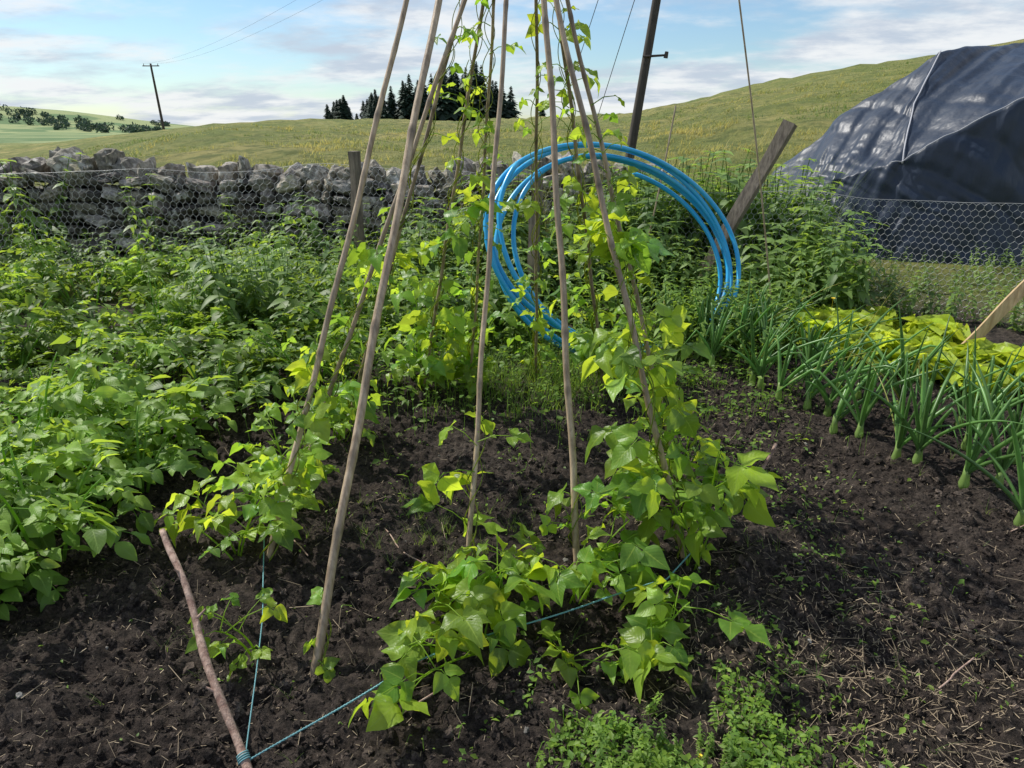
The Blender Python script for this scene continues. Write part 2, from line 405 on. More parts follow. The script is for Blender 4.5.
while x<1.8:
    w=random.uniform(.08,.24);h=random.uniform(.2,.42)
    pos.append((x,wy(x)+random.uniform(-.06,.06),.91+h*.36+wt(x)));sc.append((w/2*1.12,.26,h/2));rr.append((random.uniform(-.15,.15),random.uniform(-.75,.15),random.uniform(-.3,.3)))
    cc.append(np.array([1,random.uniform(.94,1),random.uniform(.82,1)])*random.uniform(.7,1.6));ti.append(random.randrange(12)); x+=w*1.05+.025
R=np.array([np.array(Euler(r).to_matrix()) for r in rr]);pos=np.array(pos);sc=np.array(sc);cc=np.array(cc);ti=np.array(ti)
for q in range(12):
    w=ti==q; scatter(a,ST[q],pos[w],R[w],sc[w],cc[w])
for x in np.arange(-11,1.8,.3):
    scatter(a,ST[int(x*3)%10],np.array([[x,wy(x),.42]]),np.eye(3)[None],np.array([[.22,.2,.46]]),np.array([[.15,.15,.15]]))
a.obj('dry_stone_wall',M_stone,False)

# ------------------------------------------------------------ chicken wire
def netting(name,path,z0,z1,cell=.05,r=.0013,parent=None):
    path=np.array(path,float); seg=np.linalg.norm(np.diff(path,axis=0),axis=1);cum=np.concatenate([[0],np.cumsum(seg)])
    Lt=cum[-1]; nxk=int(Lt/cell);dz=cell*.86; nz=int((z1-z0)/dz)
    p0=[];p1=[]
    for j in range(nz):
        off=.5*cell*(j%2)
        for i in range(nxk):
            x=i*cell+off; z=z0+j*dz
            p0+=[(x,z),(x,z+dz*.55),(x,z+dz*.55)];p1+=[(x,z+dz*.55),(x+cell*.5,z+dz),(x-cell*.5,z+dz)]
    for s in np.arange(0,Lt,.1):
        p0.append((s,z0+nz*dz));p1.append((min(s+.1,Lt),z0+nz*dz))
    def W(q):
        q=np.array(q); s=np.clip(q[:,0],0,Lt-1e-4)
        x=np.interp(s,cum,path[:,0]);y=np.interp(s,cum,path[:,1])
        w=fbm(np.stack([s*1.2,q[:,1]*1.6,0*s+4],-1),2)*.06
        sag=fbm(np.stack([s*.9,0*s,0*s+8],-1),2)*.10*(q[:,1]/z1)
        return np.stack([x+w,y+w,q[:,1]+sag+terrain(x,y,False)],-1)
    a=Acc();prisms(a,W(p0),W(p1),r);return a.obj(name,M_wire,parent=parent)
fence=empty('chicken_wire_fence')
netting('netting',[(-8.5,7.1),(-5.5,7.3),(-1.6,7.35),(.3,7.3)],.0,1.10,parent=fence,cell=.07,r=.0019)
fence2=empty('chicken_wire_fence')
netting('netting',[(.3,7.3),(1.9,6.9),(2.9,6.2),(3.6,5.7),(4.25,5.2),(5.0,4.4)],.0,.95,parent=fence2,cell=.055,r=.0015)
def post(name,b,t,w,m,parent=None,seed=0):
    b=np.array(b,float);t=np.array(t,float);n=14;T=np.linspace(0,1,n)[:,None]
    p=b*(1-T)+t*T+ .006*np.stack([np.sin(T[:,0]*9+seed),np.cos(T[:,0]*7+seed),0*T[:,0]],-1)
    a=Acc(); tube(a,p,w*(1+.05*np.sin(T[:,0]*14+seed)),4); return a.obj(name,m,smooth=False,parent=parent)
post('post_1',(-1.62,7.3,-.1),(-1.6,7.28,1.3),.06,M_post,fence)
post('post_2',(-5.5,7.32,-.1),(-5.55,7.3,1.2),.05,M_post,fence)
post('post_3',(.28,7.3,-.1),(.25,7.28,1.2),.06,M_post,fence)
post('leaning_post',(1.62,6.35,-.1),(2.38,6.25,1.56),.072,M_post,fence2)
post('post_1',(3.02,4.5,-.05),(3.46,4.28,.85),.045,M_post2,fence2)
post('post_2',(.2,5.6,-.1),(.17,5.6,.95),.05,M_post,fence2)

# ------------------------------------------------------------ bean wigwam
APY,APZ=2.8,2.64
canes={'A':((-.608,1.58),-.08,.0135),'B':((-.906,2.06),-.165,.011),'C':((-.163,1.98),.045,.0095),'D':((.245,2.09),.05,.0125),
'E':((.66,2.1),-.04,.012),'F':((-.98,2.6),.11,.010),'G':((-.55,3.9),.026,.009),'H':((-.27,4.0),-.02,.008),'I':((.16,4.2),.08,.009),
'J':((.58,3.95),.045,.010),'K':((.78,2.7),-.01,.010),'L':((-.9,3.2),.06,.009)}
wig=empty('bean_pole_wigwam'); CP={}
for ki,(kx,(b,ax,r)) in enumerate(canes.items()):
    B=np.array([b[0],b[1],gz(*b)-.08]);T=np.array([ax,APY+random.uniform(-.05,.05),APZ])
    D=T-B; T2=B+D*random.uniform(1.05,1.13)
    n=120;t=np.linspace(0,1,n)[:,None]
    bow=np.array([random.uniform(-.014,.014),random.uniform(-.014,.014),0])
    p=B*(1-t)+T2*t+bow*np.sin(t*math.pi)+.003*np.sin(t*31+ki)
    L=np.linalg.norm(T2-B); s=t[:,0]*L; nd=np.abs(((s/.21+ki*.37)%1)-.5)
    rad=r*(1.05-.35*t[:,0])*(1+.22*np.exp(-(nd/.035)**2)); c=np.ones((n*8+2,3))
    cc=np.repeat((1-.55*np.exp(-(nd/.03)**2))*(.85+.25*vnoise(np.stack([s*6,0*s,0*s+ki],-1))),8)*random.uniform(.8,1.15); c[:n*8]=cc[:,None]
    a=Acc();tube(a,p,rad,8,c);a.obj('cane_'+kx.lower(),M_cane,parent=wig); CP[kx]=(B,T2)
a=Acc();th=np.linspace(0,6.28*6,90);tube(a,np.stack([.1*np.cos(th),APY+.1*np.sin(th),APZ+.004*th-.05],-1),.004,6);a.obj('tie_string',M_twine,parent=wig)

def bean(name,kx,nleaf,hmin,hmax,spread,size=(.06,.10),base=None,nb=0,bspread=.2,bh=.3,seed=0,power=1.0,tp=TRI,bright=1.):
    rs=np.random.default_rng(seed+100); a=Acc(); st=Acc()
    P=[];Dr=[];Sz=[];P0=[]
    if kx:
        B,T=CP[kx]
        for vz in range(3 if hmax>.8 else 2):
            hh=hmax*rs.uniform(.7,1.05); n=int(40+70*hh);t=np.linspace(0,1,n); z=t*hh
            q=B[None]+(T-B)[None]*((z+.08)/(T[2]-B[2]))[:,None]
            ph=t*hh*rs.uniform(18,26)+rs.uniform(0,6);rr=.017+.012*np.abs(np.sin(t*9+vz))
            off=np.stack([np.cos(ph)*rr,np.sin(ph)*rr,0*t],-1)
            tube(st,q+off,.0032*(1-.5*t),6,(.8,.7,.7))
        for i in range(nleaf):
            z=hmin+(hmax-hmin)*rs.random()**power; q=B+(T-B)*((z+.08)/(T[2]-B[2]))
            an=rs.uniform(0,6.28);d=np.array([math.cos(an),math.sin(an),rs.uniform(-.1,.8)]);d/=np.linalg.norm(d)
            ln=spread*rs.uniform(.35,1.1)*(1.15-.5*z/max(hmax,.5)); e=q+d*ln
            P0.append(q);P.append(e);Dr.append(d*[1,1,0]+np.array([0,0,rs.uniform(-1.1,.3)]));Sz.append(rs.uniform(*size)*(1 if z<1.3 else .65)*rs.choice([1,1,1,.8,.55]))
    if nb:
        bx,by=base; z0=gz(bx,by)
        ns=max(2,nb//6); tips=[]
        for k in range(ns):
            an=rs.uniform(0,6.28);rad=bspread*rs.uniform(.3,1.1);tip=np.array([bx+rad*math.cos(an),by+rad*math.sin(an),z0+bh*rs.uniform(.3,1)])
            b0=np.array([bx+rs.uniform(-.03,.03),by+rs.uniform(-.03,.03),z0-.01]);t=np.linspace(0,1,8)[:,None]
            mid=b0+(tip-b0)*[.4,.4,.75]; c=(1-t)**2*b0+2*t*(1-t)*mid+t*t*tip; tube(st,c,np.linspace(.004,.002,8),6,(.9,1,.6)); tips.append(c)
        for i in range(nb):
            c=tips[i%ns];q=c[rs.integers(2,8)];an=rs.uniform(0,6.28);d=np.array([math.cos(an),math.sin(an),rs.uniform(0,.9)])
            e=q+norm(d)*rs.uniform(.04,.15); e[2]=max(e[2],z0+.04)
            P0.append(q);P.append(e);Dr.append(d*[1,1,0]+np.array([0,0,rs.uniform(-.7,.35)]));Sz.append(rs.uniform(*size)*rs.choice([1,1,1,.8,.55]))
    P=np.array(P);P0=np.array(P0);Dr=np.array(Dr);Sz=np.array(Sz);n=len(P)
    mid=(P0+P)/2+[0,0,.012]; prisms(st,P0,mid,.0022,.0018,4,(.9,1,.6)); prisms(st,mid,P,.0018,.0014,4,(.9,1,.6))
    N=np.stack([rs.normal(-.1,.45,n),rs.normal(0,.45,n),np.ones(n)],-1); R=basis(Dr,N)
    tv=rs.random(n); dk=rs.uniform(.68,1.12,n)[:,None]; col=np.stack([.52+.6*tv,.74+.3*tv,.7+.3*rs.random(n)],-1)*bright*dk
    for q in range(len(tp)):
        w=np.arange(n)%len(tp)==q; scatter(a,tp[q],P[w],R[w],Sz[w],col[w])
    sv=st.data(); a.add(sv[0],sv[1],sv[2],sv[3]*.8)
    return a.obj(name,M_bean)
bean('bean_plant','A',3,.02,.2,.05,base=(-.79,1.68),nb=10,bspread=.08,bh=.14,seed=1,size=(.04,.06))
bean('bean_plant','B',16,.1,.8,.11,base=(-1.0,2.12),nb=32,bspread=.24,bh=.30,seed=2,size=(.065,.095))
bean('bean_plant','F',26,.1,1.1,.13,base=(-.95,2.6),nb=34,bspread=.26,bh=.42,seed=3,size=(.065,.095))
bean('bean_plant','C',8,.1,.6,.16,base=(-.16,1.9),nb=20,bspread=.2,bh=.26,seed=4,size=(.075,.115))
bean('bean_plant',None,0,0,0,0,base=(-.10,1.66),nb=22,bspread=.24,bh=.18,seed=5,size=(.075,.115))
bean('bean_plant','D',6,.05,.3,.11,base=(.22,1.9),nb=30,bspread=.27,bh=.26,seed=6,size=(.07,.105))
bean('bean_plant',None,0,0,0,0,base=(.18,1.6),nb=8,bspread=.12,bh=.12,seed=17,size=(.065,.095))
bean('bean_plant',None,0,0,0,0,base=(.46,1.68),nb=13,bspread=.15,bh=.16,seed=7,size=(.085,.125))
bean('bean_plant','E',38,.15,1.15,.18,base=(.66,2.1),nb=30,bspread=.22,bh=.5,seed=8,size=(.085,.125))
bean('bean_plant','K',38,.15,1.6,.17,base=(.72,2.7),nb=28,bspread=.27,bh=.5,seed=9,size=(.075,.115))
bean('bean_plant','G',46,.1,2.4,.15,base=(-.55,3.9),nb=50,bspread=.33,bh=.65,seed=10,size=(.075,.12),power=1.3)
bean('bean_plant','H',42,.1,2.4,.13,base=(-.27,4.0),nb=26,bspread=.3,bh=.5,seed=11,size=(.07,.105),power=1.2)
bean('bean_plant','I',30,.1,2.2,.10,base=(.16,4.2),nb=14,bspread=.2,bh=.4,seed=12,size=(.055,.085),power=1.1)
bean('bean_plant','J',52,.1,2.4,.15,base=(.58,3.95),nb=42,bspread=.33,bh=.65,seed=13,size=(.075,.12),power=1.2)
bean('bean_plant','L',32,.1,2.1,.13,base=(-.9,3.2),nb=34,bspread=.3,bh=.5,seed=14,size=(.065,.10),power=1.2)

# ------------------------------------------------------------ twine, stick
stick=Acc();B=np.array([-.645,1.24,-.06]);T=np.array([-1.08,1.83,.34]);t=np.linspace(0,1,40)[:,None]
p=B*(1-t)+T*t;p[:,0]+=.007*np.sin(t[:,0]*11);p[:,2]+=.006*np.sin(t[:,0]*17+1)
tube(stick,p,.0112*(1.1-.28*t[:,0])*(1+.12*np.sin(t[:,0]*23)*np.sin(t[:,0]*9)),10)
for ii,dd in ((24,(.03,.01,.03)),(13,(-.03,0,.02)),(31,(-.012,-.01,.02))): prisms(stick,p[ii],p[ii]+dd,.005,.003,6)
stick.obj('wooden_stick',M_stick)
a=Acc()
def rope(acc,pts,r):
    pts=np.array(pts,float);seg=np.concatenate([[0],np.cumsum(np.linalg.norm(np.diff(pts,axis=0),axis=1))]);n=int(seg[-1]/.006)
    s=np.linspace(0,seg[-1],n);q=np.stack([np.interp(s,seg,pts[:,k]) for k in range(3)],-1)
    q[:,2]-=.01*np.sin(s*5)**2
    for ph in (0,3.14):
        tube(acc,q+np.stack([0*s,np.cos(s*350+ph)*r*.6,np.sin(s*350+ph)*r*.6],-1),r*.75,4)
kx=p[4]
rope(a,[kx,(-.283,1.56,.07),(-.02,1.70,.07),(.52,1.92,.09),(.66,2.1,.1)],.0028)
rope(a,[kx+[0,0,.006],(-.78,1.75,.08),(-.93,2.2,.08),(-.96,2.59,.1)],.0026)
th=np.linspace(0,6.28*4,60);ax=norm(T-B);e1=norm(np.cross(ax,[0,0,1]));e2=np.cross(ax,e1)
tube(a,kx+ax*(th[:,None]*.0009)+.0142*(np.cos(th)[:,None]*e1+np.sin(th)[:,None]*e2),.0022,6)
a.obj('garden_twine',M_twine)
a=Acc()
for b,t in (((.95,2.45,-.02),(1.10,2.6,.26)),((1.95,2.3,.03),(2.5,2.5,.12)),((-1.2,2.75,.02),(-.75,2.1,.05)),((-.55,2.35,.04),(-.3,2.05,.03)),((1.2,1.5,.03),(1.35,1.6,.04)),((-.35,1.35,.04),(-.2,1.5,.03))):
    T_=np.linspace(0,1,12)[:,None];q=np.array(b)*(1-T_)+np.array(t)*T_+.01*np.sin(T_*8)*[1,.3,.4]; tube(a,q,.007 if b[0]==.95 else .0026,6)
a.obj('twigs',M_stick)

# ------------------------------------------------------------ blue pipe coil
coil=Acc()
nT=5; t=np.linspace(0,2*math.pi*nT-1.2,nT*90); k=t/(2*math.pi*nT)
ph=t+2.6
rx=1.03-.12*k+.03*np.sin(t*.37); rz=.84-.10*k+.03*np.cos(t*.61)
x=rx*np.cos(ph);z=rz*np.sin(ph); yv=(.30*(k-.5)+.03*np.sin(t*1.7))*(.75-.45*np.cos(ph))
rot=-.24; x,z=x*math.cos(rot)-z*math.sin(rot),x*math.sin(rot)+z*math.cos(rot)
yaw=.42;tilt=.5
y2=yv*math.cos(tilt)+z*math.sin(tilt);z2=z*math.cos(tilt)-yv*math.sin(tilt)*.5
cx,cy,cz=.81,5.08,.68
x=x+.05*(k-.5)+.10*np.sin(t*.8)*np.clip(-np.cos(ph),0,1)
P=np.stack([cx+x*math.cos(yaw)-y2*math.sin(yaw),cy+x*math.sin(yaw)+y2*math.cos(yaw),cz+z2-.06*k+.04*np.sin(t*.55)],-1)
P[:,2]=np.maximum(P[:,2],.03)
tube(coil,P,.018,10); coil.obj('blue_water_pipe_coil',M_pipe)

# ------------------------------------------------------------ tarp covered stack
ctl=np.array([
 [(3.6,11.6,0),(4.6,12.4,0),(6,13,0),(7.6,13.2,0),(10,13.4,0)],
 [(3.7,11.0,.45),(4.6,11.4,1.2),(5.8,11.6,1.9),(7.4,11.9,2.1),(10,12,2.1)],
 [(3.72,10.4,.75),(4.5,10.2,1.62),(5.65,10.0,2.46),(7.2,10.5,2.62),(10,11,2.55)],
 [(3.7,9.7,.62),(4.2,9.4,1.12),(5.05,9.3,1.78),(6.4,9.3,2.25),(9.5,9.4,2.4)],
 [(3.72,9.4,.5),(4.05,9.0,.9),(4.66,8.6,1.14),(5.8,8.3,1.86),(9.2,8.3,2.1)],
 [(3.72,9.3,.2),(4.1,8.85,.4),(4.75,8.45,.5),(5.85,8.15,.8),(9.2,8.1,.9)],
 [(3.65,9.3,-.05),(4.05,8.8,-.05),(4.75,8.3,-.05),(5.9,8.05,-.05),(9.2,8.0,-.05)]],float)
def cr(P,n):
    m=len(P);t=np.linspace(0,m-1-1e-6,n);i=t.astype(int);f=(t-i).reshape((-1,)+(1,)*(P.ndim-1))
    g=lambda k:P[np.clip(k,0,m-1)]; e=f*.75+.25*(3*f*f-2*f**3)
    return g(i)*(1-e)+g(i+1)*e
G=cr(ctl,190); G=cr(np.swapaxes(G,0,1).copy(),220)
nu,nv=G.shape[:2]
u,v=np.meshgrid(np.arange(nu)/nu*4,np.arange(nv)/nv*6,indexing='ij')
w=.05*fbm(np.stack([u*2.0+v*.8,v*.6,0*u],-1),2)+.022*fbm(np.stack([u*7+v*3,v*1.2,0*u+3],-1),2)-.045*np.abs(fbm(np.stack([u*3-v*2,v*.8,0*u+7],-1),3))
nrm=np.cross(np.gradient(G,axis=0),np.gradient(G,axis=1));nrm=norm(nrm)
G2=G+nrm*w[...,None]
a=Acc();i=np.arange(nu-1)[:,None];k=np.arange(nv-1)[None]
a.add(G2,np.stack([i*nv+k,(i+1)*nv+k,(i+1)*nv+k+1,i*nv+k+1],-1).reshape(-1,4))
tp=empty('tarpaulin_covered_stack');a.obj('tarpaulin',M_tarp,parent=tp)
a=Acc();ln=G2[int(nu*2/4),int(nv*.31):int(nv*.68)]+[0,-.02,.015];tube(a,ln,.009,6)
ln=G2[int(nu*.45):,int(nv*4/6)]+[0,-.03,.02];tube(a,ln,.006,6);a.obj('tie_ropes',M_rope,parent=tp)

# ------------------------------------------------------------ poles and wires
def tpole(name,b,h,r,arm=1.2,lean=(0,0),brk=True):
    e=empty(name);z=float(terrain(np.array([b[0]]),np.array([b[1]]))[0]);a=Acc();t=np.linspace(0,1,12)[:,None]
    B=np.array([b[0],b[1],z-.3]);T=np.array([b[0]+lean[0],b[1]+lean[1],z+h]);tube(a,B*(1-t)+T*t,r*(1.1-.35*t[:,0]),12);a.obj('pole',M_pole,parent=e)
    a=Acc()
    tube(a,np.array([T+[-arm/2,0,-.25],T+[arm/2,.0,-.25]]),.06,4); [prisms(a,T+[s,0,-.2],T+[s,0,.02],.04,.025,8) for s in (-arm*.42,0,arm*.42)]
    if brk:
        m=B*.64+T*.36; prisms(a,m+[-.1,-.12,0],m+[.42,-.12,.03],.03,.025,6);prisms(a,m+[.4,-.12,-.03],m+[.42,-.12,.1],.05,.04,8)
    a.obj('crossarm',M_pole,parent=e);return T,e
T1,_=tpole('utility_pole',(2.68,17.),8.,.105,1.4,(1.0,0))
T2_,_=tpole('utility_pole',(-43,90),7.4,.15,2.0,(-.3,0),False)
a=Acc()
def cable(p,q,sag,r=.012):
    t=np.linspace(0,1,40)[:,None];c=np.array(p)*(1-t)+np.array(q)*t;c[:,2]-=sag*4*(t*(1-t))[:,0];tube(a,c,r,6)
cable(T1+[-.5,0,-.2],(1.6,26,1.6),.0,.010);cable(T1+[.1,0,-.5],(2.6,23,1.6),.0,.010)
cable(T1+[-.6,0,0],T2_+[-.8,0,0],1.2,.005);cable(T1+[.6,0,0],T2_+[.8,0,0],1.2,.005)
a.obj('overhead_cables',M_cable)
a=Acc();t=np.linspace(0,1,30)[:,None];tube(a,np.array([2.08,5.2,-.05])*(1-t)+np.array([1.41,5.0,2.5])*t+.02*np.sin(t*3)*[1,0,0],.006,7,(.9,.9,.9),cap=False);a.obj('bamboo_cane',M_cane)
a=Acc();t=np.linspace(0,1,30)[:,None];tube(a,np.array([1.15,6.4,-.05])*(1-t)+np.array([1.42,6.4,1.7])*t+.02*np.sin(t*3)*[1,0,0],.0075,7,(.9,.9,.9),cap=False);a.obj('bamboo_cane',M_cane)

# ------------------------------------------------------------ potato plants
def bush(name,x,y,h,rad,nst,nlf,tp,m,size,seed,bright=1.,upr=.55):
    rs=np.random.default_rng(seed);a=Acc();st=Acc();z0=gz(x,y)
    P=[];D=[];Sz=[];C=[]
    for k in range(nst):
        an=rs.uniform(0,6.28);r=rad*math.sqrt(rs.uniform(.02,1.4));hh=h*rs.uniform(.45,1.12)*(1-.3*(r/rad)**2)
        b0=np.array([x+.25*r*math.cos(an),y+.25*r*math.sin(an),z0]);tip=np.array([x+r*math.cos(an),y+r*math.sin(an),z0+hh])
        t=np.linspace(0,1,8)[:,None];md=b0+(tip-b0)*[.35,.35,.7];c=(1-t)**2*b0+2*t*(1-t)*md+t*t*tip
        tube(st,c,np.linspace(.007,.003,8),6,(.8,.9,.7))
        sb=rs.uniform(.8,1.15)
        for j in range(nlf):
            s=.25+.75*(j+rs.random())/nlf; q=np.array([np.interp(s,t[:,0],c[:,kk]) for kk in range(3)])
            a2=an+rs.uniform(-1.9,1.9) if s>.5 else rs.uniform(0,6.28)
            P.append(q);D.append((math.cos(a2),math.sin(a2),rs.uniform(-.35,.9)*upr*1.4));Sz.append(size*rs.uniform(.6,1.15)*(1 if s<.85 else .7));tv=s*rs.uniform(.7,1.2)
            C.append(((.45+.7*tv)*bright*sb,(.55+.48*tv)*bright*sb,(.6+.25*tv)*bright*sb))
    P=np.array(P);n=len(P);R=basis(np.array(D),np.stack([rs.normal(0,.4,n),rs.normal(0,.4,n),np.ones(n)],-1));Sz=np.array(Sz);C=np.array(C)
    for q in range(len(tp)):
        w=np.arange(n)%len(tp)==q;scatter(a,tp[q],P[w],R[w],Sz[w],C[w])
    s=st.data();a.add(s[0],s[1],s[2],s[3]);return a.obj(name,m)
near=[(-1.66,2.05,.5,.26),(-1.98,2.38,.6,.3),(-1.62,2.6,.42,.24),(-2.2,2.8,.6,.34),(-1.78,3.12,.42,.26),(-2.35,3.35,.58,.34),(-1.9,1.8,.5,.22)]
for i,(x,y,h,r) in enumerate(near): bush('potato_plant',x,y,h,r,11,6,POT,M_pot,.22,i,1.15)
i=0
for y in np.arange(3.5,6.9,.55):
    for x in np.arange(-6.2,-.75,.56):
        xl=-1.5 if y<3.9 else (-1.15 if y<4.6 else -.9)
        xx=x+random.uniform(-.22,.22);yy=y+random.uniform(-.22,.22)
        if xx>xl or xx<-.78*yy-.9 or random.random()<.13: continue
        i+=1;kd=i%4 in (1,2)
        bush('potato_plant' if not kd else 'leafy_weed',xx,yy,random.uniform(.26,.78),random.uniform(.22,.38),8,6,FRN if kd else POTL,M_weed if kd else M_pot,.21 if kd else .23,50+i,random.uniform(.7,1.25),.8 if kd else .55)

# ------------------------------------------------------------ nettles / weeds
def patch(name,n,region,h,m,tp,seed,br=1.):
    rs=np.random.default_rng(seed);P=np.array([region(rs) for _ in range(n)])
    z=terrain(P[:,0],P[:,1]);an=rs.uniform(0,6.28,n);s=rs.uniform(h[0],h[1],n)*(1+.3*fbm(np.stack([P[:,0]*1.5,P[:,1]*1.5,0*z+seed],-1),2))
    up=np.stack([rs.normal(0,.2,n),rs.normal(0,.2,n),np.ones(n)],-1)
    f=np.stack([np.cos(an),np.sin(an),0*an],-1); nn=norm(up);xx=norm(np.cross(f,nn));f=np.cross(nn,xx);R=np.stack([xx,f,nn],-1)
    a=Acc();tv=rs.random(n);C=np.stack([.65+.6*tv,.7+.45*tv,.75+.3*tv],-1)*br
    for q in range(len(tp)):
        w=np.arange(n)%len(tp)==q;scatter(a,tp[q],np.stack([P[:,0],P[:,1],z],-1)[w],R[w],s[w],C[w])
    return a.obj(name,m)
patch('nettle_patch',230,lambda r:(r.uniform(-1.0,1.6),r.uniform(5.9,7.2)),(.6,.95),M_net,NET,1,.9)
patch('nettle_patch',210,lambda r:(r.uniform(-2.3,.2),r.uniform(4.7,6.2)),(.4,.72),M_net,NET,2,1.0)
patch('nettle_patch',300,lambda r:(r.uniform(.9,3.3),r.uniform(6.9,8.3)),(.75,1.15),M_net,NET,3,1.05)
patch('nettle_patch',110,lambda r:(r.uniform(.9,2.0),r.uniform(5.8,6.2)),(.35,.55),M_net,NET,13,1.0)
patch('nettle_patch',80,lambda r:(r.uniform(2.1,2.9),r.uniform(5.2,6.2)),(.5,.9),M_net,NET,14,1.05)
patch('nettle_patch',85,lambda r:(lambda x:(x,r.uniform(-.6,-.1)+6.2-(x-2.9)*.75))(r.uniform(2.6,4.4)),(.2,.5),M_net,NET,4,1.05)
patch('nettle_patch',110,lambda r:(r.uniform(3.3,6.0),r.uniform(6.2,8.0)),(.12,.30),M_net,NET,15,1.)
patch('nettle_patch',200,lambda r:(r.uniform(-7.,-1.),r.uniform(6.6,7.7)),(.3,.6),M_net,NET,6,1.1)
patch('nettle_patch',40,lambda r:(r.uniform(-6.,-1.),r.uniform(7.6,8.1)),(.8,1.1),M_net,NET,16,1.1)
patch('leafy_weed_patch',170,lambda r:(r.uniform(-.3,2.2),r.uniform(4.6,5.6)),(.25,.48),M_weed,NET,7,.85)
patch('leafy_weed_patch',60,lambda r:(r.uniform(1.0,1.9),r.uniform(4.3,4.9)),(.3,.5),M_weed,NET,18,.8)
def lowweed(name,n,cx,cy,sx,sy,size,seed,hmax=.05,br=1.,m=None,mask=True):
    rs=np.random.default_rng(seed);lt=[leaf(wpot,2,2,.3,.3,0,0)]
    x=rs.normal(cx,sx,n);y=rs.normal(cy,sy,n)
    cl=fbm(np.stack([x*6,y*6,0*x+seed],-1),3)
    if mask: w=cl>.0;x=x[w];y=y[w];n=len(x)
    w=y>1.05;x=x[w];y=y[w];n=len(x)
    z=terrain(x,y)+rs.random(n)**1.3*hmax;an=rs.uniform(0,6.28,n)
    R=basis(np.stack([np.cos(an),np.sin(an),rs.uniform(-.3,.5,n)],-1),np.stack([rs.normal(0,.35,n),rs.normal(0,.35,n),np.ones(n)],-1))
    a=Acc();tv=rs.random(n);C=np.stack([.6+.6*tv,.7+.4*tv,.7+0*tv],-1)*br
    scatter(a,lt[0],np.stack([x,y,z],-1),R,size*rs.uniform(.4,1.4,n),C)
    st=np.arange(0,n,3);prisms(a,np.stack([x,y,z],-1)[st],np.stack([x+rs.normal(0,.01,n),y+rs.normal(0,.01,n),terrain(x,y)-.005],-1)[st],.0012,None,3)
    return a.obj(name,m or M_weed)
lowweed('chickweed_patch',5200,.42,1.36,.20,.14,.018,1,.06,.9)
patch('chickweed_patch',60,lambda r:(r.normal(.42,.17),1.2+abs(r.normal(.05,.12))),(.05,.12),M_weed,NET,31,.95)
lowweed('chickweed_patch',700,.78,1.6,.12,.28,.016,2,.03)
lowweed('chickweed_patch',1300,1.1,2.9,.2,.8,.02,3,.04)
lowweed('chickweed_patch',5000,1.15,4.3,.45,.5,.03,4,.14,.85)
lowweed('chickweed_patch',3500,.15,4.3,.4,.35,.022,5,.14,1.)
lowweed('chickweed_patch',1200,0,3.,.5,.5,.015,6,.03)
lowweed('chickweed_patch',700,0.3,2.0,1.2,.6,.013,8,.02)
lowweed('chickweed_patch',5000,-1.3,4.5,.9,.6,.04,7,.25,.8,mask=False)

def blades(name,x,y,h,nb,seed,m=M_grass,w=.006,lean=.5,spread=.03):
    rs=np.random.default_rng(seed);n=len(x);x=np.repeat(x,nb)+rs.normal(0,spread,n*nb);y=np.repeat(y,nb)+rs.normal(0,spread,n*nb);h=np.repeat(h,nb)*rs.uniform(.5,1.1,n*nb)
    w=np.repeat(np.broadcast_to(w,(n,)),nb)
    z=terrain(x,y);an=rs.uniform(0,6.28,n*nb)
    tp=leaf(lambda t:.5*(1-t*.93),3,1,0,0); v=tp[0].copy(); v[:,2]=v[:,1]
    v[:,1]=lean*v[:,2]**2; tp=(v,)+tp[1:]
    c=np.cos(an);s=np.sin(an);R=np.zeros((n*nb,3,3));R[:,0,0]=c;R[:,0,1]=-s;R[:,1,0]=s;R[:,1,1]=c;R[:,2,2]=1
    pat=fbm(np.stack([x*.3,y*.3,0*x],-1),4)
    tv=np.clip(.5+.7*pat+rs.normal(0,.2,n*nb),0,1.2);C=np.stack([.36+.8*tv,.55+.45*tv,.5+.6*tv],-1)
    a=Acc();scatter(a,tp,np.stack([x,y,z-.01],-1),R,np.stack([w,h,h],-1),C);return a.obj(name,m)
n=12000; y=9.3+38*rng.random(n)**1.7; x=(rng.uniform(-.85,.85,n))*y
kp=fbm(np.stack([x*.7,y*.7,0*x+2],-1),3)>-.25; x=x[kp];y=y[kp];n=len(x)
blades('field_grass',x,y,(.05+.13*rng.random(n))*(1+.9*fbm(np.stack([x*.5,y*.5,0*x+2],-1),2)),7,3,w=.009+.0010*y,spread=.16,lean=.9)
n=1000; x=rng.uniform(-9,4,n);y=rng.uniform(9.1,10.4,n); blades('field_grass',x,y,.3+.4*rng.random(n),6,4,w=.010)
n=700; x=rng.uniform(-.5,3.6,n);y=rng.uniform(7.6,9.4,n); blades('tall_grass',x,y,.7+.6*rng.random(n),7,5,w=.008,spread=.06)
n=60; x=rng.normal(-.3,.25,n);y=rng.normal(2.35,.15,n); blades('seedling_grass',x,y,.05+.05*rng.random(n),8,6,M_weed,w=.0016,lean=.8,spread=.006)
n=140; x=rng.uniform(-1.2,2.5,n);y=rng.uniform(1.3,4.,n); blades('seedling_grass',x,y,.03+.06*rng.random(n),5,7,M_weed,w=.0016,lean=.9,spread=.005)
n=400; x=rng.normal(.25,.35,n);y=rng.normal(4.2,.3,n); blades('seedling_grass',x,y,.1+.12*rng.random(n),7,8,M_weed,w=.003,lean=.9,spread=.02)

